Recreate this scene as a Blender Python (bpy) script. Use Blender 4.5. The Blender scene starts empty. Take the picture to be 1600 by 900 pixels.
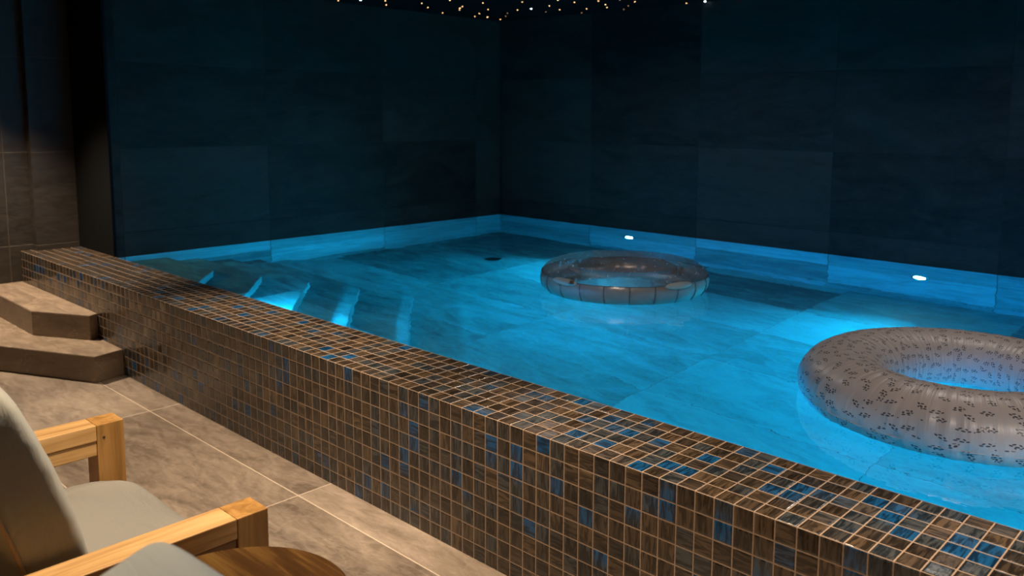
import bpy, bmesh, math, random
from mathutils import Vector, Matrix, noise
R = math.radians
PI = math.pi
scene = bpy.context.scene
col = scene.collection
random.seed(7)

# ------------------------------------------------------------------ dimensions
WZ = 0.525            # water level
CZ = 0.537            # top of mosaic wall
Y0, Y1 = 1.913, 2.283  # mosaic wall, deck face and pool face
XE = -6.228           # pool end wall
XL = -6.98            # deck end wall
YB = 6.077            # pool back wall
H = 2.484             # ceiling
PF = -0.62            # pool floor
XR, YF = 3.0, -2.6    # room right / behind the camera

# ------------------------------------------------------------------ object helpers
def tag(o, label=None, cat=None, group=None, kind=None):
    if label: o['label'] = label
    if cat: o['category'] = cat
    if group: o['group'] = group
    if kind: o['kind'] = kind
    return o

def empty(name, loc=(0, 0, 0), rz=0.0):
    o = bpy.data.objects.new(name, None)
    col.objects.link(o); o.location = loc; o.rotation_euler.z = rz
    o.empty_display_size = 0.1
    return o

def box_uv(bm):
    uv = bm.loops.layers.uv.verify()
    for f in bm.faces:
        n = f.normal
        a = max(range(3), key=lambda i: abs(n[i]))
        for l in f.loops:
            c = l.vert.co
            l[uv].uv = ((c.y, c.z), (c.x, c.z), (c.x, c.y))[a]

def link(name, bm, mats, parent=None, smooth=False, uv=True):
    bm.normal_update()
    if uv: box_uv(bm)
    me = bpy.data.meshes.new(name)
    if smooth:
        for f in bm.faces: f.smooth = True
    bm.to_mesh(me); bm.free()
    o = bpy.data.objects.new(name, me)
    for m in (mats if isinstance(mats, (list, tuple)) else [mats]):
        me.materials.append(m)
    col.objects.link(o)
    if parent: o.parent = parent
    return o

def add_box(bm, x0, x1, y0, y1, z0, z1, bev=0.0, seg=2):
    r = bmesh.ops.create_cube(bm, size=1.0)
    vs = r['verts']
    for v in vs:
        v.co = Vector(((x0 + x1) / 2 + v.co.x * (x1 - x0), (y0 + y1) / 2 + v.co.y * (y1 - y0), (z0 + z1) / 2 + v.co.z * (z1 - z0)))
    if bev:
        es = list({e for v in vs for e in v.link_edges})
        bmesh.ops.bevel(bm, geom=es, offset=bev, segments=seg, affect='EDGES', profile=0.6)

def box(name, x0, x1, y0, y1, z0, z1, mat, parent=None, bev=0.0):
    bm = bmesh.new(); add_box(bm, x0, x1, y0, y1, z0, z1, bev)
    return link(name, bm, mat, parent)

def prism(name, pts, z0, z1, mat, parent=None, bev=0.0):
    bm = bmesh.new()
    a = [bm.verts.new((x, y, z0)) for x, y in pts]
    b = [bm.verts.new((x, y, z1)) for x, y in pts]
    n = len(pts)
    bm.faces.new(b)
    bm.faces.new(list(reversed(a)))
    for i in range(n):
        bm.faces.new((a[i], a[(i + 1) % n], b[(i + 1) % n], b[i]))
    bmesh.ops.recalc_face_normals(bm, faces=bm.faces)
    if bev:
        bmesh.ops.bevel(bm, geom=list(bm.edges), offset=bev, segments=2, affect='EDGES')
    return link(name, bm, mat, parent)

def tube(bm, pts, r, n=8, closed=False):
    P = [Vector(p) for p in pts]; rings = []
    m = len(P)
    for i, p in enumerate(P):
        if closed: t = P[(i + 1) % m] - P[i - 1]
        else: t = P[min(i + 1, m - 1)] - P[max(i - 1, 0)]
        t.normalize()
        u = t.cross(Vector((0, 0, 1)))
        if u.length < 1e-3: u = t.cross(Vector((1, 0, 0)))
        u.normalize(); w = t.cross(u)
        rings.append([bm.verts.new(p + u * r * math.cos(2 * PI * k / n) + w * r * math.sin(2 * PI * k / n)) for k in range(n)])
    for i in range(m if closed else m - 1):
        a, b = rings[i], rings[(i + 1) % m]
        for k in range(n):
            bm.faces.new((a[k], a[(k + 1) % n], b[(k + 1) % n], b[k]))
    if not closed:
        bm.faces.new(list(reversed(rings[0]))); bm.faces.new(rings[-1])

def lathe(bm, prof, n=64, c=(0, 0, 0)):
    rings = []
    for r, z in prof:
        if r < 1e-6:
            rings.append([bm.verts.new((c[0], c[1], c[2] + z))])
        else:
            rings.append([bm.verts.new((c[0] + r * math.cos(2 * PI * k / n), c[1] + r * math.sin(2 * PI * k / n), c[2] + z)) for k in range(n)])
    for a, b in zip(rings, rings[1:]):
        for k in range(n):
            if len(a) == 1 and len(b) > 1: bm.faces.new((a[0], b[(k + 1) % n], b[k]))
            elif len(b) == 1 and len(a) > 1: bm.faces.new((a[k], a[(k + 1) % n], b[0]))
            elif len(a) > 1: bm.faces.new((a[k], a[(k + 1) % n], b[(k + 1) % n], b[k]))
    bmesh.ops.recalc_face_normals(bm, faces=bm.faces)

# ------------------------------------------------------------------ material helpers
class N:
    def __init__(s, name):
        s.m = bpy.data.materials.new(name); s.m.use_nodes = True
        s.t = s.m.node_tree; s.t.nodes.clear()
        s.out = s.t.nodes.new('ShaderNodeOutputMaterial')
    def n(s, typ, **kw):
        nd = s.t.nodes.new(typ)
        for k, v in kw.items():
            setattr(nd, k, v)
        return nd
    def set(s, sock, v):
        if isinstance(v, bpy.types.NodeSocket): s.t.links.new(v, sock)
        elif v is not None: sock.default_value = v
    def math(s, op, a, b=None, c=None, clamp=False):
        nd = s.n('ShaderNodeMath', operation=op, use_clamp=clamp)
        s.set(nd.inputs[0], a)
        if b is not None: s.set(nd.inputs[1], b)
        if c is not None: s.set(nd.inputs[2], c)
        return nd.outputs[0]
    def vmath(s, op, a, b=None):
        nd = s.n('ShaderNodeVectorMath', operation=op)
        s.set(nd.inputs[0], a)
        if b is not None: s.set(nd.inputs[1], b)
        return nd.outputs[0]
    def mix(s, f, a, b, typ='RGBA', blend='MIX'):
        nd = s.n('ShaderNodeMix', data_type=typ)
        if typ == 'RGBA':
            nd.blend_type = blend
            s.set(nd.inputs[0], f); s.set(nd.inputs[6], a); s.set(nd.inputs[7], b)
            return nd.outputs[2]
        s.set(nd.inputs[0], f); s.set(nd.inputs[2], a); s.set(nd.inputs[3], b)
        return nd.outputs[0]
    def ramp(s, f, stops):
        nd = s.n('ShaderNodeValToRGB'); e = nd.color_ramp.elements
        while len(e) < len(stops): e.new(0.5)
        for i, (p, c) in enumerate(stops):
            e[i].position = p
            e[i].color = (c[0], c[1], c[2], 1) if isinstance(c, (tuple, list)) else (c, c, c, 1)
        s.set(nd.inputs[0], f)
        return nd.outputs[0]
    def mapr(s, v, a, b, c=0.0, d=1.0, smooth=True):
        nd = s.n('ShaderNodeMapRange', interpolation_type='SMOOTHSTEP' if smooth else 'LINEAR')
        for i, x in enumerate((v, a, b, c, d)): s.set(nd.inputs[i], x)
        return nd.outputs[0]
    def noise(s, vec, scale, detail=3, rough=0.5, dist=0.0, dim='3D', w=None):
        nd = s.n('ShaderNodeTexNoise', noise_dimensions=dim)
        s.set(nd.inputs['Vector'], vec); nd.inputs['Scale'].default_value = scale
        nd.inputs['Detail'].default_value = detail; nd.inputs['Roughness'].default_value = rough
        nd.inputs['Distortion'].default_value = dist
        if w is not None: s.set(nd.inputs['W'], w)
        return nd.outputs['Fac']
    def mapping(s, vec, loc=(0, 0, 0), rot=(0, 0, 0), sc=(1, 1, 1)):
        nd = s.n('ShaderNodeMapping')
        s.set(nd.inputs[0], vec)
        nd.inputs[1].default_value = loc; nd.inputs[2].default_value = rot; nd.inputs[3].default_value = sc
        return nd.outputs[0]
    def bsdf(s, **kw):
        nd = s.n('ShaderNodeBsdfPrincipled')
        for k, v in kw.items():
            s.set(nd.inputs[k.replace('_', ' ')], v)
        return nd
    def bump(s, h, strength=0.3, dist=0.01, normal=None):
        nd = s.n('ShaderNodeBump'); s.set(nd.inputs['Height'], h)
        nd.inputs['Strength'].default_value = strength; nd.inputs['Distance'].default_value = dist
        if normal is not None: s.set(nd.inputs['Normal'], normal)
        return nd.outputs[0]
    def done(s, shader):
        s.t.links.new(shader, s.out.inputs['Surface'])
        return s.m

def c4(c): return (c[0], c[1], c[2], 1)

def stone(name, dark, light, tile, off, grout, gw=0.0035, rough=0.5, var=0.25, rot=0.6, vein=0.0, spec=0.5):
    """large-format slate tiles laid out in metres on the face's own UV"""
    n = N(name)
    uv = n.n('ShaderNodeUVMap').outputs[0]
    q = n.vmath('SUBTRACT', uv, (off[0], off[1], 0))
    q = n.vmath('DIVIDE', q, (tile[0], tile[1], 1))
    cell = n.vmath('FLOOR', q)
    wn = n.n('ShaderNodeTexWhiteNoise', noise_dimensions='2D'); n.set(wn.inputs[0], cell)
    fr = n.vmath('FRACTION', q)
    sp = n.n('ShaderNodeSeparateXYZ'); n.set(sp.inputs[0], fr)
    du = n.math('MULTIPLY', n.math('SUBTRACT', 0.5, n.math('ABSOLUTE', n.math('SUBTRACT', sp.outputs[0], 0.5))), tile[0])
    dv = n.math('MULTIPLY', n.math('SUBTRACT', 0.5, n.math('ABSOLUTE', n.math('SUBTRACT', sp.outputs[1], 0.5))), tile[1])
    d = n.math('MINIMUM', du, dv)
    g = n.mapr(d, gw * 0.5, gw, 1.0, 0.0)
    # each slab cut from another piece: shift the cloud per tile
    sh = n.vmath('MULTIPLY', wn.outputs['Color'], (9, 9, 9))
    p = n.vmath('ADD', uv, sh)
    pr = n.mapping(p, rot=(0, 0, rot), sc=(1.0, 3.2, 1))
    big = n.noise(pr, 1.6, 6, 0.6, 1.4)
    fine = n.noise(pr, 9, 8, 0.65, 0.8)
    spots = n.noise(p, 45, 4, 0.6)
    v = n.math('ADD', n.math('MULTIPLY', big, 0.6), n.math('ADD', n.math('MULTIPLY', fine, 0.3), n.math('MULTIPLY', spots, 0.1)))
    v = n.math('ADD', v, n.math('MULTIPLY', n.math('SUBTRACT', wn.outputs['Value'], 0.5), var))
    c = n.ramp(v, [(0.32, dark), (0.5, tuple((a + b) / 2 for a, b in zip(dark, light))), (0.68, light)])
    # hairline veins
    vv = n.noise(n.mapping(p, rot=(0, 0, rot + 0.3), sc=(1, 1.6, 1)), 1.3, 5, 0.6, 2.0)
    line = n.mapr(n.math('ABSOLUTE', n.math('SUBTRACT', vv, 0.5)), 0.0, 0.012, 1.0, 0.0)
    c = n.mix(n.math('MULTIPLY', line, vein), c, c4(tuple(min(1, x * 1.7) for x in light)))
    c = n.mix(g, c, c4(grout))
    hh = n.math('SUBTRACT', n.math('ADD', n.math('MULTIPLY', big, 0.5), n.math('MULTIPLY', fine, 0.5)), n.math('MULTIPLY', g, 0.6))
    b = n.bsdf(Base_Color=c, Specular_IOR_Level=spec, Roughness=n.mapr(fine, 0.3, 0.7, rough - 0.08, rough + 0.12), Normal=n.bump(hh, 0.5, 0.008))
    return n.done(b.outputs[0])

def mosaic():
    n = N('glass_mosaic')
    uv = n.n('ShaderNodeUVMap').outputs[0]      # one unit = one mosaic tile
    cell = n.vmath('FLOOR', uv)
    wn = n.n('ShaderNodeTexWhiteNoise', noise_dimensions='2D'); n.set(wn.inputs[0], cell)
    wn2 = n.n('ShaderNodeTexWhiteNoise', noise_dimensions='2D'); n.set(wn2.inputs[0], n.vmath('ADD', cell, (37.3, 11.7, 0)))
    r1, r2 = wn.outputs['Value'], wn2.outputs['Value']
    fr = n.vmath('FRACTION', uv)
    sp = n.n('ShaderNodeSeparateXYZ'); n.set(sp.inputs[0], fr)
    eu = n.math('SUBTRACT', 0.5, n.math('ABSOLUTE', n.math('SUBTRACT', sp.outputs[0], 0.5)))
    ev = n.math('SUBTRACT', 0.5, n.math('ABSOLUTE', n.math('SUBTRACT', sp.outputs[1], 0.5)))
    wob = n.math('MULTIPLY', n.math('SUBTRACT', n.noise(uv, 5, 2), 0.5), 0.03)
    d = n.math('ADD', n.math('MINIMUM', eu, ev), wob)
    g = n.mapr(d, 0.018, 0.042, 1.0, 0.0)
    # streaks inside a tile run along one of its sides
    loc = n.vmath('ADD', fr, n.vmath('MULTIPLY', wn.outputs['Color'], (31, 31, 31)))
    sa = n.noise(n.mapping(loc, sc=(4.5, 0.7, 1)), 1.0, 3, 0.5, 1.0)
    sb = n.noise(n.mapping(loc, sc=(0.7, 4.5, 1)), 1.0, 3, 0.5, 1.0)
    pick = n.math('GREATER_THAN', r2, 0.72)
    st = n.mix(pick, sa, sb, 'FLOAT')
    st = n.mapr(st, 0.40, 0.62)
    tone = wn2.outputs['Color']
    s3 = n.n('ShaderNodeSeparateColor'); n.set(s3.inputs[0], tone)
    brown_d = n.mix(s3.outputs[1], (0.011, 0.0085, 0.0065, 1), (0.030, 0.021, 0.0135, 1))
    brown_l = n.mix(s3.outputs[1], (0.034, 0.027, 0.022, 1), (0.105, 0.069, 0.040, 1))
    brown = n.mix(st, brown_d, brown_l)
    slate = n.mix(st, (0.012, 0.016, 0.020, 1), (0.050, 0.056, 0.060, 1))
    blue = n.mix(st, (0.004, 0.020, 0.050, 1), (0.008, 0.075, 0.200, 1))
    patch = n.noise(n.mapping(uv, sc=(0.11, 0.2, 1)), 1.0, 2)
    rr = n.math('ADD', r1, n.math('MULTIPLY', n.math('SUBTRACT', patch, 0.5), 0.9))
    c = n.mix(n.mapr(rr, 0.48, 0.78), brown, slate)
    c = n.mix(n.mapr(rr, 0.86, 0.98), c, blue)
    c = n.mix(g, c, (0.32, 0.225, 0.158, 1))
    # every glass tile sits at its own slight tilt, with a pressed, uneven face
    tilt = n.vmath('MULTIPLY', n.vmath('SUBTRACT', wn.outputs['Color'], (0.5, 0.5, 0.5)), (0.09, 0.09, 0.09))
    geo = n.n('ShaderNodeNewGeometry')
    nn = n.vmath('NORMALIZE', n.vmath('ADD', geo.outputs['Normal'], tilt))
    hgt = n.math('ADD', n.mapr(d, 0.03, 0.12), n.math('MULTIPLY', n.noise(loc, 3.5, 3, 0.6, 0.5), 0.35))
    bmp = n.bump(hgt, 0.35, 0.004, nn)
    ro = n.mix(g, n.mapr(r2, 0, 1, 0.10, 0.30, False), 0.75, 'FLOAT')
    b = n.bsdf(Base_Color=c, Roughness=ro, IOR=1.55, Normal=bmp)
    return n.done(b.outputs[0])

def wood(name, dark, mid, light, axis, rough=0.42, rings=1.0):
    n = N(name)
    tc = n.n('ShaderNodeTexCoord').outputs['Object']
    sc = [14, 14, 14]; sc[axis] = 0.9
    p = n.mapping(tc, sc=sc)
    a = n.noise(p, 1.2 * rings, 5, 0.6, 1.6)
    b_ = n.noise(p, 6.0 * rings, 4, 0.6, 0.3)
    wide = n.noise(tc, 3.0, 2)
    v = n.math('ADD', n.math('MULTIPLY', a, 0.6), n.math('ADD', n.math('MULTIPLY', b_, 0.2), n.math('MULTIPLY', wide, 0.2)))
    oi = n.n('ShaderNodeObjectInfo')
    v = n.math('ADD', v, n.math('MULTIPLY', n.math('SUBTRACT', oi.outputs['Random'], 0.5), 0.06))
    c = n.ramp(v, [(0.33, dark), (0.5, mid), (0.68, light)])
    b = n.bsdf(Base_Color=c, Roughness=rough, Normal=n.bump(v, 0.15, 0.002))
    return n.done(b.outputs[0])

def fabric(name, c, sheen=0.2, wr=0.4):
    n = N(name)
    tc = n.n('ShaderNodeTexCoord').outputs['Object']
    f = n.noise(tc, 420, 3, 0.7)
    w = n.noise(n.mapping(tc, rot=(0.2, 0, 0.5), sc=(2.2, 7, 3)), 1.6, 4, 0.55, 1.0)
    cc = n.mix(f, c4(tuple(x * 0.86 for x in c)), c4(tuple(min(1, x * 1.1) for x in c)))
    nb = n.bump(w, wr, 0.03)
    nb = n.bump(f, 0.25, 0.0015, nb)
    b = n.bsdf(Base_Color=cc, Roughness=0.9, Sheen_Weight=sheen, Normal=nb)
    return n.done(b.outputs[0])

def emit(name, c, s):
    n = N(name); e = n.n('ShaderNodeEmission')
    e.inputs[0].default_value = c4(c); e.inputs[1].default_value = s
    return n.done(e.outputs[0])

def plain(name, c, rough=0.5, metal=0.0, spec=0.5):
    n = N(name)
    tc = n.n('ShaderNodeTexCoord').outputs['Object']
    f = n.noise(tc, 60, 3)
    cc = n.mix(f, c4(tuple(x * 0.9 for x in c)), c4(tuple(min(1, x * 1.1) for x in c)))
    b = n.bsdf(Base_Color=cc, Roughness=rough, Metallic=metal, Specular_IOR_Level=spec)
    return n.done(b.outputs[0])

def water_mat():
    n = N('pool_water')
    tc = n.n('ShaderNodeTexCoord').outputs['Object']
    a = n.noise(tc, 2.6, 2, 0.5, 0.3)
    b_ = n.noise(tc, 11, 2, 0.5)
    h = n.math('ADD', a, n.math('MULTIPLY', b_, 0.16))
    nb = n.bump(h, 0.22, 0.03)
    b = n.bsdf(Base_Color=(1, 1, 1, 1), Roughness=0.0, IOR=1.33, Transmission_Weight=1.0, Normal=nb)
    return n.done(b.outputs[0])

def vinyl(name, tint, base, opac, rough, bs, refl=1.0):
    """thin tinted see-through film with a wet, beaded gloss"""
    n = N(name)
    uv = n.n('ShaderNodeUVMap').outputs[0]
    k = n.noise(uv, 34, 4, 0.7, 0.6)
    k2 = n.noise(n.mapping(uv, sc=(40, 8, 1)), 1.0, 3, 0.6)
    vo = n.n('ShaderNodeTexVoronoi'); n.set(vo.inputs['Vector'], uv); vo.inputs['Scale'].default_value = 75
    drop = n.mapr(vo.outputs['Distance'], 0.0, 0.30, 1.0, 0.0)
    nb = n.bump(n.math('ADD', n.math('ADD', n.math('MULTIPLY', k, 0.5), n.math('MULTIPLY', k2, 0.5)), n.math('MULTIPLY', drop, 0.6)), bs, 0.012)
    tr = n.n('ShaderNodeBsdfTransparent'); tr.inputs[0].default_value = c4(tint)
    pb = n.bsdf(Base_Color=c4(base), Roughness=0.35)
    gl = n.n('ShaderNodeBsdfGlossy'); gl.inputs['Roughness'].default_value = rough
    gl.inputs['Color'].default_value = (1, 1, 1, 1); n.set(gl.inputs['Normal'], nb)
    fr = n.n('ShaderNodeFresnel'); fr.inputs[0].default_value = 1.5
    m1 = n.n('ShaderNodeMixShader'); m1.inputs[0].default_value = opac
    n.t.links.new(tr.outputs[0], m1.inputs[1]); n.t.links.new(pb.outputs[0], m1.inputs[2])
    m2 = n.n('ShaderNodeMixShader'); n.set(m2.inputs[0], n.math('MULTIPLY', fr.outputs[0], refl))
    n.t.links.new(m1.outputs[0], m2.inputs[1]); n.t.links.new(gl.outputs[0], m2.inputs[2])
    return n.done(m2.outputs[0])

def printed_ring():
    """pale vinyl with scattered little dark sprigs"""
    n = N('sprig_printed_vinyl')
    uv = n.n('ShaderNodeUVMap').outputs[0]
    wuv = n.vmath('ADD', uv, n.vmath('MULTIPLY', n.vmath('SUBTRACT', n.n('ShaderNodeTexNoise').outputs['Color'], (0.5, 0.5, 0.5)), (0, 0, 0)))
    vo = n.n('ShaderNodeTexVoronoi'); n.set(vo.inputs['Vector'], uv); vo.inputs['Scale'].default_value = 19.0
    vo.inputs['Randomness'].default_value = 0.65
    # local frame of each sprig, turned by its own angle
    dlt = n.vmath('SUBTRACT', uv, vo.outputs['Position'])
    sc_ = n.n('ShaderNodeSeparateColor'); n.set(sc_.inputs[0], vo.outputs['Color'])
    vr = n.n('ShaderNodeVectorRotate', rotation_type='Z_AXIS'); n.set(vr.inputs['Vector'], dlt)
    n.set(vr.inputs['Angle'], n.math('MULTIPLY', n.math('SUBTRACT', sc_.outputs[0], 0.5), 2.2))
    lp = vr.outputs[0]
    mask = None
    leaves = [(-0.015, 0.002, 0.5, 1.0), (-0.007, 0.009, -0.5, 1.0), (0.001, -0.003, 0.3, 1.1), (0.009, 0.006, 0.9, 0.9),
              (0.016, -0.003, -0.4, 0.9), (-0.004, -0.009, 1.2, 0.8), (0.010, -0.010, 0.2, 0.7)]
    for i, (x, y, a, s) in enumerate(leaves):
        q = n.vmath('SUBTRACT', lp, (x * 0.8, y * 0.8, 0))
        r_ = n.n('ShaderNodeVectorRotate', rotation_type='Z_AXIS'); n.set(r_.inputs['Vector'], q); r_.inputs['Angle'].default_value = a
        q = n.vmath('MULTIPLY', r_.outputs[0], (1 / (0.0050 * s), 1 / (0.0029 * s), 0))
        ln = n.n('ShaderNodeVectorMath', operation='LENGTH'); n.set(ln.inputs[0], q)
        e = n.mapr(ln.outputs['Value'], 0.8, 1.1, 1.0, 0.0)
        if i >= 5:   # some sprigs are fuller than others
            e = n.math('MULTIPLY', e, n.math('GREATER_THAN', sc_.outputs[1], 0.45))
        mask = e if mask is None else n.math('MAXIMUM', mask, e)
    # single loose leaves between sprigs
    v2 = n.n('ShaderNodeTexVoronoi'); n.set(v2.inputs['Vector'], n.vmath('ADD', uv, (3.3, 1.7, 0))); v2.inputs['Scale'].default_value = 24
    e2 = n.mapr(v2.outputs['Distance'], 0.055, 0.085, 1.0, 0.0)
    mask = n.math('MAXIMUM', mask, e2)
    c = n.mix(n.math('MULTIPLY', mask, 0.9), (0.70, 0.625, 0.595, 1), (0.045, 0.045, 0.055, 1))
    # radial puckers along the welded seams
    k = n.noise(n.mapping(uv, sc=(55, 3, 1)), 1.0, 3, 0.55, 0.6)
    nb = n.bump(k, 0.35, 0.012)
    b = n.bsdf(Base_Color=c, Roughness=0.38, Coat_Weight=0.1, Coat_Roughness=0.25, Normal=nb)
    return n.done(b.outputs[0])

M = {}
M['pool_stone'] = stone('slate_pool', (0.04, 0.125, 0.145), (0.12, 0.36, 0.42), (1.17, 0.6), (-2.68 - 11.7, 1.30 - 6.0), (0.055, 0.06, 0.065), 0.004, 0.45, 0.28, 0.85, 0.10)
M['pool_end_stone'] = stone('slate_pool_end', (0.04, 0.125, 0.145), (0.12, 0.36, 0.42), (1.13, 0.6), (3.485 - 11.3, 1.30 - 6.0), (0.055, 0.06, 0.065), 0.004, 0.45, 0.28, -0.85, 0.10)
DK = ((0.008, 0.006, 0.0055), (0.038, 0.027, 0.024))  # pool wall stone above the water, darkened to stand for missing light
M['shaded_stone'] = stone('slate_shaded', *DK, (1.17, 0.6), (-2.68 - 11.7, 1.30 - 6.0), (0.012, 0.013, 0.014), 0.004, 0.5, 0.32, 0.85, 0.10, 0.15)
M['shaded_end_stone'] = stone('slate_shaded_end', *DK, (1.13, 0.6), (3.485 - 11.3, 1.30 - 6.0), (0.012, 0.013, 0.014), 0.004, 0.5, 0.32, -0.85, 0.10, 0.15)
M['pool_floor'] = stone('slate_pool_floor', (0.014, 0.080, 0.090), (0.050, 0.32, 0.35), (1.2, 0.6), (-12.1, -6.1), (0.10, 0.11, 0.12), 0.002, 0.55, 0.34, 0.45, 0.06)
M['deck'] = stone('deck_stone', (0.092, 0.069, 0.050), (0.29, 0.232, 0.182), (1.44, 0.62), (-4.42 - 14.4, 1.755 - 6.2), (0.46, 0.38, 0.30), 0.004, 0.48, 0.18, 0.9, 0.10)
M['step_stone'] = stone('step_stone', (0.17, 0.125, 0.088), (0.40, 0.305, 0.225), (3.0, 3.0), (-8.05, -4.2), (0.3, 0.24, 0.18), 0.003, 0.5, 0.1, 0.6, 0.2)
M['wall_stone'] = stone('deck_wall_stone', (0.017, 0.0135, 0.011), (0.037, 0.030, 0.024), (0.6, 0.68), (1.843 - 6.0, 0.578 - 6.8), (0.075, 0.06, 0.048), 0.0035, 0.5, 0.12, -0.85, 0.1)
M['column_stone'] = stone('column_stone', (0.018, 0.0145, 0.012), (0.040, 0.032, 0.027), (1.0, 0.68), (1.6 - 5.0, 0.578 - 6.8), (0.075, 0.06, 0.048), 0.0035, 0.5, 0.12, -0.85, 0.1)
M['ceiling'] = plain('black_ceiling', (0.006, 0.0065, 0.007), 0.8, 0.0, 0.05)
M['mosaic'] = mosaic()
M['water'] = water_mat()
TEAK = ((0.36, 0.18, 0.06), (0.66, 0.40, 0.16), (0.84, 0.56, 0.29))
M['wood_y'] = wood('teak_y', *TEAK, 1)
M['wood_x'] = wood('teak_x', *TEAK, 0)
M['wood_z'] = wood('teak_z', (0.20, 0.095, 0.022), (0.42, 0.22, 0.06), (0.60, 0.34, 0.12), 2)
M['wood_dark'] = wood('teak_dark', (0.11, 0.045, 0.012), (0.30, 0.135, 0.035), (0.48, 0.25, 0.075), 1, 0.42, 1.3)
M['walnut'] = wood('walnut_top', (0.022, 0.010, 0.004), (0.060, 0.028, 0.009), (0.20, 0.11, 0.030), 0, 0.2, 0.7)
M['fabric'] = fabric('sage_canvas', (0.31, 0.30, 0.27))
M['fabric_back'] = fabric('sage_canvas_back', (0.36, 0.36, 0.315), 0.15, 0.25)
M['piping'] = fabric('piping_cord', (0.40, 0.29, 0.17))
M['black_metal'] = plain('black_metal', (0.02, 0.02, 0.022), 0.4, 0.8)
M['steel'] = plain('lamp_steel', (0.6, 0.62, 0.64), 0.25, 1.0)
M['ring_low'] = vinyl('smoke_vinyl', (0.40, 0.30, 0.25), (0.17, 0.115, 0.082), 0.88, 0.2, 0.15, 0.8)
M['ring_top'] = vinyl('clear_vinyl', (0.86, 0.84, 0.83), (0.14, 0.10, 0.08), 0.10, 0.15, 1.0, 0.45)
M['ring_seam'] = plain('seam_vinyl', (0.045, 0.03, 0.024), 0.35)
M['handle'] = plain('pale_vinyl', (0.20, 0.195, 0.15), 0.4)
M['print'] = printed_ring()
M['bead'] = plain('glint_bead', (0.75, 0.78, 0.8), 0.25, 0.6)

# ------------------------------------------------------------------ the setting
def struct(o): o['kind'] = 'structure'; return o

struct(box('floor', XL, XR, YF, Y0, -0.12, 0.0, M['deck']))
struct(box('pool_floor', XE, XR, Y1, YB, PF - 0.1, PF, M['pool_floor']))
struct(box('wall_back', XL, XR, YB, YB + 0.15, WZ + 0.002, H, M['shaded_stone']))
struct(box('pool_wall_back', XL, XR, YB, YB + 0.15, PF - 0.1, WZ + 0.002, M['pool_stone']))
struct(box('wall_end', XL - 0.15, XE, Y1 + 0.0205, YB, WZ + 0.002, H, M['shaded_end_stone']))
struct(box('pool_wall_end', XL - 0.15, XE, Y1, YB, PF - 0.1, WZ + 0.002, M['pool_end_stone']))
struct(box('wall_corner_shade', XL, XE, Y1, Y1 + 0.02, CZ + 0.002, H, M['ceiling']))  # near-black sheet added to keep the end face in shade
struct(box('wall_left', XL - 0.15, XL, YF, Y1, 0.0, H, M['wall_stone']))
struct(box('column', XL, -6.89, 1.995, Y1, CZ, H, M['column_stone']))
struct(box('wall_right', XR, XR + 0.15, YF, YB + 0.15, PF - 0.1, H, M['wall_stone']))
struct(box('wall_front', XL - 0.15, XR + 0.15, YF - 0.15, YF, -0.12, H, M['wall_stone']))
struct(box('ceiling', XL - 0.15, XR + 0.15, YF - 0.15, YB + 0.15, H, H + 0.1, M['ceiling']))

# mosaic-clad half wall between deck and pool: mosaic on the deck face and the coping, slate inside the pool
bm = bmesh.new()
add_box(bm, XL, XR, Y0, Y1, PF - 0.1, CZ, 0.0)
es = [e for e in bm.edges if all(abs(v.co.z - CZ) < 1e-4 for v in e.verts) and all(abs(v.co.y - Y0) < 1e-4 for v in e.verts)]
bmesh.ops.bevel(bm, geom=es, offset=0.004, segments=3, affect='EDGES', profile=0.5)
bm.normal_update()
uv = bm.loops.layers.uv.verify()
T = 0.06; X0 = -1.791; TW = (Y1 - Y0) / 6
for f in bm.faces:
    nrm = f.normal
    if nrm.y > 0.5:
        f.material_index = 1
        for l in f.loops: l[uv].uv = (l.vert.co.x, l.vert.co.z)
    elif nrm.z > 0.7:
        for l in f.loops: l[uv].uv = ((l.vert.co.x - X0) / T + 200, (l.vert.co.y - Y0) / TW + 40)
    elif abs(nrm.x) > 0.7:
        for l in f.loops: l[uv].uv = (l.vert.co.y / T, l.vert.co.z / T)
    else:
        for l in f.loops: l[uv].uv = ((l.vert.co.x - X0) / T + 200, (l.vert.co.z - CZ) / T + 30)
struct(link('wall_pool', bm, [M['mosaic'], M['pool_stone']], uv=False))

# water
bm = bmesh.new()
vs = [bm.verts.new(p) for p in ((XE, Y1, WZ), (XR, Y1, WZ), (XR, YB, WZ), (XE, YB, WZ))]
bm.faces.new(vs)
w = link('pool_water', bm, M['water'])
tag(w, 'still clear pool water glowing blue behind the mosaic wall', 'water', kind='stuff')

# deck steps in the corner
s = prism('stone_step', [(XL, Y0), (XL, 1.31), (-6.02, 1.31), (-5.11, 1.735), (-5.16, Y0)], 0.0, 0.155, M['step_stone'], bev=0.003)
tag(s, 'lower angular stone step against the mosaic wall, resting on the deck floor', 'step', 'deck steps')
s = prism('stone_step', [(XL, Y0), (XL, 1.655), (-5.885, 1.65), (-5.50, 1.855), (-5.535, Y0)], 0.155, 0.31, M['step_stone'], bev=0.003)
tag(s, 'upper angular stone step beside the column, on top of the lower one', 'step', 'deck steps')

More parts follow.
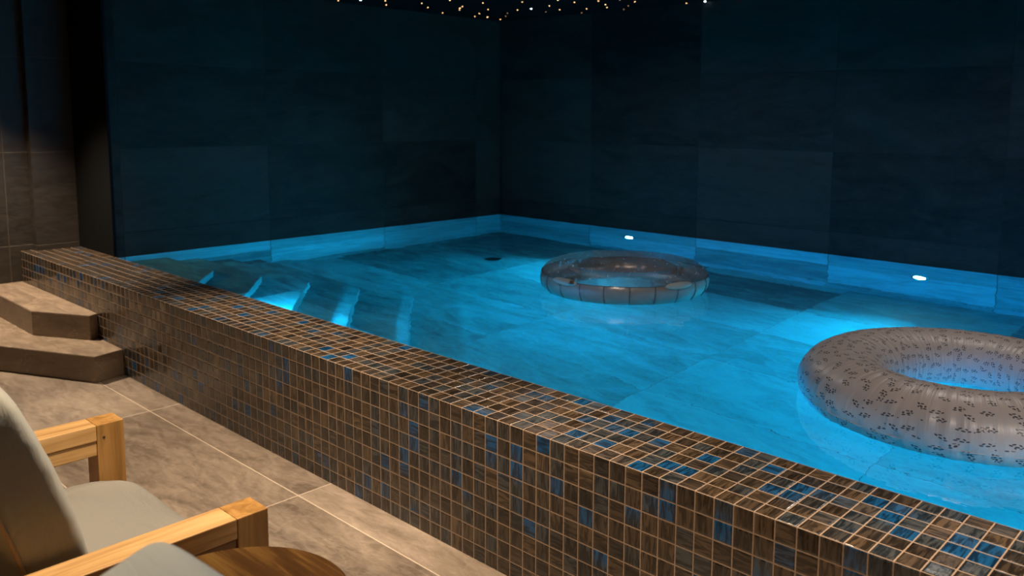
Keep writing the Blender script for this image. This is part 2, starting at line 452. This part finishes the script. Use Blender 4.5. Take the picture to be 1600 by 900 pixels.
# steps down into the water
wet = [(-5.50, 2.65, -5.05, 'topmost submerged pool step, nearest the left end of the pool'),
       (-5.29, 2.89, -4.54, 'second submerged pool step from the top, dark tread with a lit riser'),
       (-5.10, 3.14, -4.06, 'third submerged pool step from the top, with the brightest lit tread'),
       (-4.86, 3.38, -3.54, 'fourth submerged pool step, half lit in a triangle beside the mosaic wall'),
       (-4.60, 3.64, -2.98, 'lowest submerged pool step, a dark slab lying on the pool floor')]
z = 0.33
for (xc, yc, xw, lab) in wet:
    o = prism('pool_step', [(XE, Y1 + 0.003), (xw, Y1 + 0.003), (xc, yc), (XE, yc)], z - 0.19, z, M['pool_floor'], bev=0.004)
    tag(o, lab, 'step', 'steps under water')
    z -= 0.19

# floor drain of the pool
t = empty('pool_drain', (-5.23, 5.03, PF))
tag(t, 'small dark drain cover on the pool floor in the far corner', 'drain')
bm = bmesh.new(); lathe(bm, [(0, 0.0), (0.068, 0.0), (0.070, 0.005), (0.062, 0.014), (0.0, 0.016)], 40)
link('cover', bm, M['black_metal'], t)
bm = bmesh.new()
for k in range(6):
    a = k * PI / 6
    c, s_ = math.cos(a), math.sin(a)
    tube(bm, [(-0.056 * c, -0.056 * s_, 0.017), (0.056 * c, 0.056 * s_, 0.017)], 0.004, 6)
link('grille', bm, M['black_metal'], t)

# ------------------------------------------------------------------ underwater lamps
LENS_FAR = emit('lamp_lens', (0.45, 0.95, 1.0), 260.0)
def pool_lamp(x, y, z, ny, label, power, colr, shown=True, beam=150, dip=-0.15):
    if shown:
        t = empty('pool_light', (x, y, z))
        tag(t, label, 'light', 'underwater wall lights')
        bm = bmesh.new(); lathe(bm, [(0.042, 0.0), (0.066, 0.0), (0.066, 0.010), (0.058, 0.016), (0.046, 0.016), (0.042, 0.010), (0.042, 0.0)], 32)
        bmesh.ops.rotate(bm, verts=bm.verts, matrix=Matrix.Rotation(R(90) if ny < 0 else R(-90), 3, 'X'))
        link('rim', bm, M['steel'], t, True)
        bm = bmesh.new(); lathe(bm, [(0.042, 0.004), (0.036, 0.011), (0.020, 0.015), (0.0, 0.016)], 32)
        bmesh.ops.rotate(bm, verts=bm.verts, matrix=Matrix.Rotation(R(90) if ny < 0 else R(-90), 3, 'X'))
        link('lens', bm, LENS_FAR, t, True)
    ld = bpy.data.lights.new('pool_lamp', 'SPOT'); ld.spot_size = R(beam); ld.spot_blend = 1.0
    ld.shadow_soft_size = 0.012; ld.energy = power; ld.color = colr
    lo = bpy.data.objects.new('pool_lamp', ld); col.objects.link(lo)
    lo.location = (x, y + ny * 0.035, z)
    lo.rotation_euler = Vector((0, ny, dip)).to_track_quat('-Z', 'Y').to_euler()
    return lo

CF = (0.0, 0.46, 0.84); CN = (0.0, 0.32, 0.92)
pool_lamp(-4.548, YB, 0.128, -1, 'round underwater light in the back wall just beyond the brown ring float', 510, CF, True, 115, 0.0)
pool_lamp(-2.001, YB, 0.089, -1, 'round underwater light in the back wall, above left of the sprigged ring float', 510, CF, True, 115, 0.0)
pool_lamp(0.55, YB, 0.10, -1, '', 510, CF, False, 115, 0.0)
pool_lamp(-4.42, Y1, 0.10, 1, '', 170, CF, False, 178, 0.0)
for x in (-3.4, -1.4, 0.6):
    pool_lamp(x, Y1, 0.10, 1, '', 270, CN, False, 88, 0.12)
for y in (3.2, 5.0):
    lo = pool_lamp(XR, y, 0.10, 1, '', 800, CF, False, 70, 0.0)
    lo.location = (XR - 0.06, y, 0.10); lo.rotation_euler = Vector((-1, 0, 0)).to_track_quat('-Z', 'Y').to_euler()

# ------------------------------------------------------------------ ceiling stars
WARM = emit('fibre_warm', (1.0, 0.50, 0.20), 7.0)
WARMD = emit('fibre_warm_dim', (1.0, 0.55, 0.28), 1.5)
COOL = emit('fibre_cool', (0.75, 0.95, 1.0), 14.0)
def star_mesh(name, r, mat):
    bm = bmesh.new(); lathe(bm, [(0.0, -r * 0.7), (r * 0.5, -r * 0.6), (r * 0.87, -r * 0.35), (r, 0.0)], 12)
    me = bpy.data.meshes.new(name); bm.to_mesh(me); bm.free(); me.materials.append(mat)
    return me
SM = {'w': star_mesh('star_warm', 0.005, WARM), 'd': star_mesh('star_dim', 0.0045, WARMD), 'W': star_mesh('star_warm_big', 0.007, WARM), 'c': star_mesh('star_cool', 0.008, COOL)}
CAM = dict(f=1319.17343, p=0.118835982, y=-0.737414221, r=0.00803740946, cx=859.909, cy=335.716, h=1.5628)
def cam_basis():
    p, y, r = CAM['p'], CAM['y'], CAM['r']
    F = Vector((math.sin(y) * math.cos(p), math.cos(y) * math.cos(p), -math.sin(p)))
    rt = Vector((math.cos(y), -math.sin(y), 0)); up = rt.cross(F)
    return rt * math.cos(r) + up * math.sin(r), -rt * math.sin(r) + up * math.cos(r), F
RT, UP, FW = cam_basis()
stars = [(-6.137, 4.115, 'w'), (-5.956, 4.209, 'c'), (-5.828, 4.363, 'w'), (-6.043, 4.533, 'w'), (-5.719, 4.659, 'w'), (-5.898, 4.873, 'w'), (-6.106, 5.218, 'w'), (-5.392, 4.688, 'w'), (-5.711, 5.08, 'W'), (-5.818, 5.171, 'w'), (-5.609, 5.019, 'w'), (-5.298, 4.97, 'w'), (-5.582, 5.299, 'w'), (-5.874, 5.466, 'w'), (-6.08, 5.599, 'w'), (-6.025, 5.71, 'W'), (-6.064, 5.924, 'w'), (-5.651, 5.611, 'd'), (-5.827, 5.765, 'd'), (-5.409, 5.496, 'w'), (-4.997, 5.133, 'w'), (-5.249, 5.506, 'c'), (-4.989, 5.459, 'w'), (-5.306, 5.759, 'd'), (-5.098, 5.714, 'w'), (-4.688, 5.23, 'w'), (-4.673, 5.419, 'w'), (-4.867, 5.81, 'w'), (-5.098, 6.017, 'd'), (-4.468, 5.482, 'w'), (-4.562, 5.692, 'w'), (-4.672, 5.852, 'w'), (-4.637, 6.045, 'd'), (-4.462, 5.88, 'd'), (-4.26, 5.7, 'w'), (-4.296, 5.545, 'd'), (-3.987, 6.045, 'w'), (-3.806, 6.045, 'c'), (-3.521, 6.045, 'w')]
for (x, y, k) in stars:
    o = bpy.data.objects.new('ceiling_star', SM[k]); col.objects.link(o)
    o.location = (x, y, H)
    if k == 'c': tag(o, 'bright cool white pinpoint light set in the black ceiling over the pool', 'star light', 'white pinpoint lights in the ceiling')
    elif k == 'd': tag(o, 'faint amber pinpoint light in the black ceiling above the pool corner', 'star light', 'faint amber pinpoint lights in the ceiling')
    else: tag(o, 'glowing amber pinpoint light in the black ceiling over the pool', 'star light', 'amber pinpoint lights in the ceiling')

# ------------------------------------------------------------------ ring floats
def torus_part(name, R_, r, q, cz, a0, a1, mats, parent, seams=0, pucker=0.0, nu=240, nv=40, off=0.0, u0=0.0, u1=2 * PI, seed=0):
    bm = bmesh.new(); uvl = bm.loops.layers.uv.verify()
    closed_u = abs(u1 - u0 - 2 * PI) < 1e-6; closed_v = abs(a1 - a0 - 2 * PI) < 1e-6
    cols = nu if closed_u else nu + 1; rows = nv if closed_v else nv + 1
    g = []
    for i in range(cols):
        u = u0 + (u1 - u0) * i / nu; row = []
        for j in range(rows):
            b = a0 + (a1 - a0) * j / nv
            rr = r + off
            if seams:
                s = abs(math.sin(u * seams / 2)); rr *= 1 - 0.035 * (1 - min(1, s * 3.2)) * (0.4 + 0.6 * max(0, math.cos(b)))
            if pucker:
                w_ = 0.5 + 0.5 * math.cos(b)                 # the outer welt gathers most
                w2 = 0.5 - 0.5 * math.cos(b)
                k = noise.noise(Vector((math.cos(u) * 15, math.sin(u) * 15, b * 0.7 + seed)))
                k2 = noise.noise(Vector((math.cos(u) * 34, math.sin(u) * 34, b * 0.9 + seed + 5)))
                rr *= 1 + pucker * (k * 0.9 + k2 * 0.8) * (w_ ** 2 + 0.8 * w2 ** 2)
            x = (R_ + rr * math.cos(b)) * math.cos(u); y = (R_ + rr * math.cos(b)) * math.sin(u)
            row.append(bm.verts.new((x, y, cz + q * rr * math.sin(b))))
        g.append(row)
    for i in range(nu):
        for j in range(nv):
            i2, j2 = (i + 1) % cols, (j + 1) % rows
            f = bm.faces.new((g[i][j], g[i2][j], g[i2][j2], g[i][j2])); f.smooth = True
            ua, ub = u0 + (u1 - u0) * i / nu, u0 + (u1 - u0) * (i + 1) / nu
            va, vb = a0 + (a1 - a0) * j / nv, a0 + (a1 - a0) * (j + 1) / nv
            for l, (uu, vv) in zip(f.loops, ((ua, va), (ub, va), (ub, vb), (ua, vb))):
                l[uvl].uv = (uu * R_, vv * r)
    bmesh.ops.recalc_face_normals(bm, faces=bm.faces)
    return link(name, bm, mats, parent, True, uv=False)

def on_torus(R_, r, q, cz, u, b, off=0.0):
    rr = r + off
    return Vector(((R_ + rr * math.cos(b)) * math.cos(u), (R_ + rr * math.cos(b)) * math.sin(u), cz + q * rr * math.sin(b)))

# brown see-through ring
S = 0.506; r1 = S * 0.225; R1 = S - r1; q1 = 0.85; cz1 = 0.7 * q1 * r1
ring = empty('swim_ring', (-3.04, 4.012, WZ))
tag(ring, 'see-through brown inflatable swim ring with glittery top floating in mid-pool', 'swim ring')
torus_part('lower_panel', R1, r1, q1, cz1, R(-95), R(22), M['ring_low'], ring, seams=22)
torus_part('upper_panel', R1, r1, q1, cz1, R(22), R(265), M['ring_top'], ring, pucker=0.02)
bm = bmesh.new()
tube(bm, [on_torus(R1, r1, q1, cz1, 2 * PI * k / 120, R(22), 0.001) for k in range(120)], 0.0022, 6, True)
for k in range(22):
    tube(bm, [on_torus(R1, r1, q1, cz1, 2 * PI * k / 22, R(a), 0.0005) for a in range(-50, 23, 6)], 0.0026, 5)
link('seam', bm, M['ring_seam'], ring, True)
for ang in (-95, -15):
    bm = bmesh.new(); cols_ = []
    for i in range(25):
        t_ = -1 + 2 * i / 24; hw = R(11) * max(0.0, 1 - t_ * t_) ** 0.5 + R(0.4)
        cols_.append([bm.verts.new(on_torus(R1, r1, q1, cz1, R(ang + 11 * t_), R(20) + hw * (k / 4 - 1), 0.004 + 0.003 * (1 - (k / 4 - 1) ** 2))) for k in range(9)])
    for a_, b_ in zip(cols_, cols_[1:]):
        for k in range(8): bm.faces.new((a_[k], b_[k], b_[k + 1], a_[k + 1]))
    bmesh.ops.recalc_face_normals(bm, faces=bm.faces)
    hd = link('handle', bm, M['handle'], ring, True)
    sm = hd.modifiers.new('thick', 'SOLIDIFY'); sm.thickness = 0.003
bm = bmesh.new()
p = on_torus(R1, r1, q1, cz1, R(-88), R(22), 0.004)
lathe(bm, [(0.0, 0.012), (0.012, 0.012), (0.014, 0.0), (0.022, -0.004)], 20, p)
link('valve', bm, M['ring_seam'], ring, True)

# pale beads on the film that stand in for glints of light
rd = random.Random(3)
bm = bmesh.new()
for i in range(330):
    u_ = rd.uniform(0, 2 * PI); b_ = R(rd.choice((rd.gauss(45, 16), rd.gauss(105, 28), rd.gauss(175, 14))))
    rr = rd.choice((0.0014, 0.0018, 0.0018, 0.0026, 0.0034))
    c_ = on_torus(R1, r1, q1, cz1, u_, b_, 0.001)
    bmesh.ops.create_icosphere(bm, subdivisions=1, radius=rr, matrix=Matrix.Translation(c_))
dr = link('glint_beads', bm, M['bead'], ring, True)
dr['kind'] = 'stuff'

# pale sprigged ring
S = 0.575; r2 = S * 0.28; R2 = S - r2; q2 = 0.76; cz2 = 0.45 * q2 * r2
ring2 = empty('swim_ring', (-0.884, 3.205, WZ))
tag(ring2, 'pale inflatable swim ring printed with small dark sprigs, floating at right', 'swim ring')
torus_part('tube', R2, r2, q2, cz2, 0, 2 * PI, M['print'], ring2, pucker=0.035, nu=420, nv=64, seed=3)
bm = bmesh.new()
tube(bm, [on_torus(R2, r2, q2, cz2, 2 * PI * k / 160, R(-10), 0.0005) for k in range(160)], 0.0012, 6, True)
link('seam', bm, M['print'], ring2, True)

# ------------------------------------------------------------------ lounge chairs
def cushion_bm(hx, hy, hz, k=7.0, n=26, crown=0.0, wr=0.0, seed=0.0):
    bm = bmesh.new()
    bmesh.ops.create_cube(bm, size=2.0)
    bmesh.ops.subdivide_edges(bm, edges=bm.edges, cuts=n, use_grid_fill=True)
    for v in bm.verts:
        p = v.co.copy()
        s_ = (abs(p.x) ** k + abs(p.y) ** k + abs(p.z) ** k) ** (1 / k)
        p = p / s_
        cr = (1 - p.x ** 2) * (1 - p.y ** 2)
        z_ = p.z * (hz * (1 + crown * (cr - 0.35)))
        d = noise.noise(Vector((p.x * 2.3 + seed, p.y * 5, p.z))) * wr + noise.noise(Vector((p.x * 6 + seed, p.y * 11, p.z * 2))) * wr * 0.4
        v.co = Vector((p.x * hx, p.y * hy, z_ + d * (1 if p.z > 0 else 0.3)))
    return bm

def make_chair():
    t = empty('lounge_chair', (-2.315, 0.995, 0.0))       # base: front centre of the chair
    W = 0.485                                             # half width
    for s in (-1, 1):
        xo, xi = s * W, s * (W - 0.09)
        x0, x1 = min(xo, xi), max(xo, xi)
        bm = bmesh.new(); add_box(bm, x0, x1, -0.86, -0.0805, 0.55, 0.60, 0.003)
        link('armrest', bm, M['wood_y'], t)
        bm = bmesh.new(); add_box(bm, x0 + 0.004, x1 - 0.004, -0.86, -0.0805, 0.503, 0.5495, 0.003)
        link('arm_rail', bm, M['wood_dark'] if s > 0 else M['wood_y'], t)
        for (ya, yb) in ((-0.08, 0.0), (-0.94, -0.8605)):
            bm = bmesh.new(); add_box(bm, x0, x1, ya, yb, 0.0, 0.60, 0.003)
            leg = link('leg', bm, M['wood_z'], t)
            bm = bmesh.new(); lathe(bm, [(0.0, 0.0015), (0.0035, 0.0015), (0.004, 0.0)], 12)
            bmesh.ops.rotate(bm, verts=bm.verts, matrix=Matrix.Rotation(R(90) * -s, 3, 'Y'))
            bmesh.ops.translate(bm, verts=bm.verts, vec=(xi, (ya + yb) / 2 - 0.02, 0.558))
            link('dowel', bm, M['ring_seam'], leg)
        box('side_rail', x0 + 0.02, x1 - 0.02, -0.86, -0.0805, 0.24, 0.31, M['wood_y'], t, 0.003)
    box('front_rail', -W + 0.0905, W - 0.0905, -0.055, -0.02, 0.24, 0.315, M['wood_x'], t, 0.003)
    box('back_rail', -W + 0.0905, W - 0.0905, -0.92, -0.885, 0.24, 0.315, M['wood_x'], t, 0.003)
    for k in range(7):
        y = -0.80 + k * 0.115
        box('seat_slat', -W + 0.0955, W - 0.0955, y - 0.03, y + 0.03, 0.292, 0.31, M['wood_x'], t, 0.002)
    # raked back frame of horizontal slats
    bk = box('back_frame', -W + 0.10, -W + 0.14, -0.69, -0.655, 0.0, 0.60, M['wood_z'], t, 0.003)
    bk2 = box('back_frame', W - 0.14, W - 0.10, -0.69, -0.655, 0.0, 0.60, M['wood_z'], t, 0.003)
    for b in (bk, bk2):
        for v in b.data.vertices:
            zz = v.co.z; v.co.z = 0.315 + zz * 0.97; v.co.y -= zz * 0.30 - 0.03
    for k in range(4):
        zz = 0.12 + k * 0.135
        b = box('back_slat', -W + 0.141, W - 0.141, -0.69, -0.668, zz, zz + 0.06, M['wood_x'], t, 0.002)
        for v in b.data.vertices:
            z0 = v.co.z; v.co.z = 0.315 + z0 * 0.97; v.co.y -= z0 * 0.30 - 0.03
    # seat cushion
    bm = cushion_bm(0.388, 0.375, 0.072, 7, 26, 0.35, 0.007, 1.0)
    bmesh.ops.translate(bm, verts=bm.verts, vec=(0, -0.385, 0.384))
    link('seat_cushion', bm, M['fabric'], t, True)
    # back cushion leaning on the back frame
    A = R(18)
    def place(p):
        x, hgt, th = p
        bend = 0.02 * (1 - (hgt / 0.3) ** 2)
        y = -0.495 + (-math.sin(A)) * hgt + math.cos(A) * (th + bend)
        zz = 0.728 + math.cos(A) * hgt + math.sin(A) * (th + bend)
        return Vector((x, y, zz))
    bm = cushion_bm(0.365, 0.275, 0.082, 7.5, 44, 0.20, 0.002, 4.0)
    for v in bm.verts: v.co = place((v.co.x, v.co.y, v.co.z))
    bc = link('back_cushion', bm, M['fabric_back'], t, True)
    bm = bmesh.new()
    pts = []
    k = 7.5; nn = 160
    for i in range(nn):
        a = 2 * PI * i / nn
        cx, sy = math.cos(a), math.sin(a)
        q = max(abs(cx), abs(sy)); px, py = cx / q, sy / q; pz = -0.72
        s_ = (abs(px) ** k + abs(py) ** k + abs(pz) ** k) ** (1 / k)
        pts.append(place((px / s_ * 0.367, py / s_ * 0.277, pz / s_ * 0.082)))
    tube(bm, pts, 0.0045, 8, True)
    link('piping', bm, M['piping'], bc, True)
    return t

def copy_tree(o, parent=None):
    c = o.copy(); col.objects.link(c); c.parent = parent
    for ch in list(o.children): copy_tree(ch, c)
    return c

ch1 = make_chair()
tag(ch1, 'wooden lounge chair with sage cushions at left, far side of the round table', 'chair', 'wooden lounge chairs on the deck')
ch2 = copy_tree(ch1)
ch2.location = (-2.315 + 1.525, 0.957, 0.0)
tag(ch2, 'lounge chair nearest the camera, only the corner of its pale back cushion showing', 'chair', 'wooden lounge chairs on the deck')

# round side table between the chairs
t = empty('side_table', (-1.57, 0.757, 0.0))
tag(t, 'low round dark walnut side table between the lounge chairs', 'table')
bm = bmesh.new(); lathe(bm, [(0, 0.528), (0.235, 0.528), (0.246, 0.533), (0.249, 0.545), (0.246, 0.556), (0.240, 0.560), (0.0, 0.560)], 96)
link('tabletop', bm, M['walnut'], t)
bm = bmesh.new(); lathe(bm, [(0, 0.02), (0.035, 0.02), (0.028, 0.06), (0.026, 0.45), (0.05, 0.5), (0.12, 0.5275), (0, 0.5275)], 48)
link('pedestal', bm, M['walnut'], t, True)
bm = bmesh.new(); lathe(bm, [(0, 0.0), (0.16, 0.0), (0.165, 0.008), (0.15, 0.018), (0.0, 0.0199)], 64)
link('base', bm, M['walnut'], t)

# ------------------------------------------------------------------ lights of the room and added fill
def spot(loc, tgt, power, colr, ang, blend=0.5, size=0.03):
    ld = bpy.data.lights.new('downlight_or_fill', 'SPOT'); ld.energy = power; ld.color = colr
    ld.spot_size = R(ang); ld.spot_blend = blend; ld.shadow_soft_size = size
    o = bpy.data.objects.new('downlight_or_fill', ld); col.objects.link(o); o.location = loc
    o.rotation_euler = (Vector(tgt) - Vector(loc)).to_track_quat('-Z', 'Y').to_euler()
    return o
WC = (1.0, 0.77, 0.54)
spot((-6.2, 1.4, H - 0.02), (-6.2, 1.4, 0), 360, WC, 86, 0.6)
spot((-3.6, 1.72, H - 0.02), (-3.6, 1.72, 0), 380, WC, 70, 0.6)
spot((-2.1, 0.98, H - 0.02), (-2.1, 0.98, 0), 240, WC, 86, 0.6)
spot((-1.5, 1.75, H - 0.02), (-1.5, 1.75, 0), 230, WC, 60, 0.7)
spot((0.2, 1.75, H - 0.02), (0.2, 1.75, 0), 350, WC, 72, 0.6)
spot((-0.85, 0.25, H - 0.02), (-0.85, 0.25, 0), 80, (1.0, 0.86, 0.72), 44, 0.5)
spot((0.3, 1.5, H - 0.02), (-0.8, 3.05, 0.6), 60, (1.0, 0.82, 0.70), 50, 0.6, 0.0)  # added fill aimed at the sprigged ring to brighten it
spot((-1.7, 1.5, H - 0.02), (-3.0, 3.95, 0.6), 150, (1.0, 0.78, 0.62), 30, 0.6, 0.0)  # added fill aimed at the brown ring to brighten it
# weak, wide fill lamps, added over the water to lift the walls, and blue grazers at the top of the pool walls
for x in (-3.9, -1.2):
    spot((x, 4.2, H - 0.02), (x, 4.2, 0), 20, (1.0, 0.92, 0.86), 165, 0.5, 0.0)
BL = (0.10, 0.45, 0.85)
spot((-6.12, 3.44, H - 0.01), (-6.26, 3.44, 0.6), 0.5, BL, 60, 0.9)
spot((-6.05, 5.70, H - 0.01), (-6.3, 5.72, 0.6), 0.25, BL, 60, 0.9)
spot((-2.62, 5.95, H - 0.01), (-2.62, 6.1, 0.6), 0.3, BL, 70, 0.9)
spot((-3.85, 5.95, H - 0.01), (-3.85, 6.1, 0.6), 0.2, BL, 70, 0.9)

# ------------------------------------------------------------------ world, camera, colour
wd = bpy.data.worlds.new('World'); scene.world = wd; wd.use_nodes = True
wd.node_tree.nodes['Background'].inputs[0].default_value = (0.0, 0.0, 0.0, 1)
cd = bpy.data.cameras.new('camera'); co = bpy.data.objects.new('camera', cd); col.objects.link(co)
mat = Matrix((RT, UP, -FW)).transposed().to_4x4(); mat.translation = Vector((0, 0, CAM['h']))
co.matrix_world = mat
cd.sensor_width = 36.0; cd.lens = CAM['f'] / 1600 * 36
cd.shift_x = -(CAM['cx'] - 800) / 1600; cd.shift_y = (CAM['cy'] - 450) / 1600
cd.clip_start = 0.05
cd.dof.use_dof = True; cd.dof.focus_distance = 2.7; cd.dof.aperture_fstop = 4.0
scene.camera = co
vs_ = scene.view_settings
scene.display_settings.display_device = 'sRGB'
vs_.view_transform = 'Standard'; vs_.look = 'None'; vs_.gamma = 1.0; vs_.exposure = 0.0; vs_.use_curve_mapping = False
try:
    scene.cycles.caustics_refractive = True; scene.cycles.caustics_reflective = True
    scene.cycles.max_bounces = 12; scene.cycles.transmission_bounces = 8; scene.cycles.transparent_max_bounces = 12
except Exception: pass
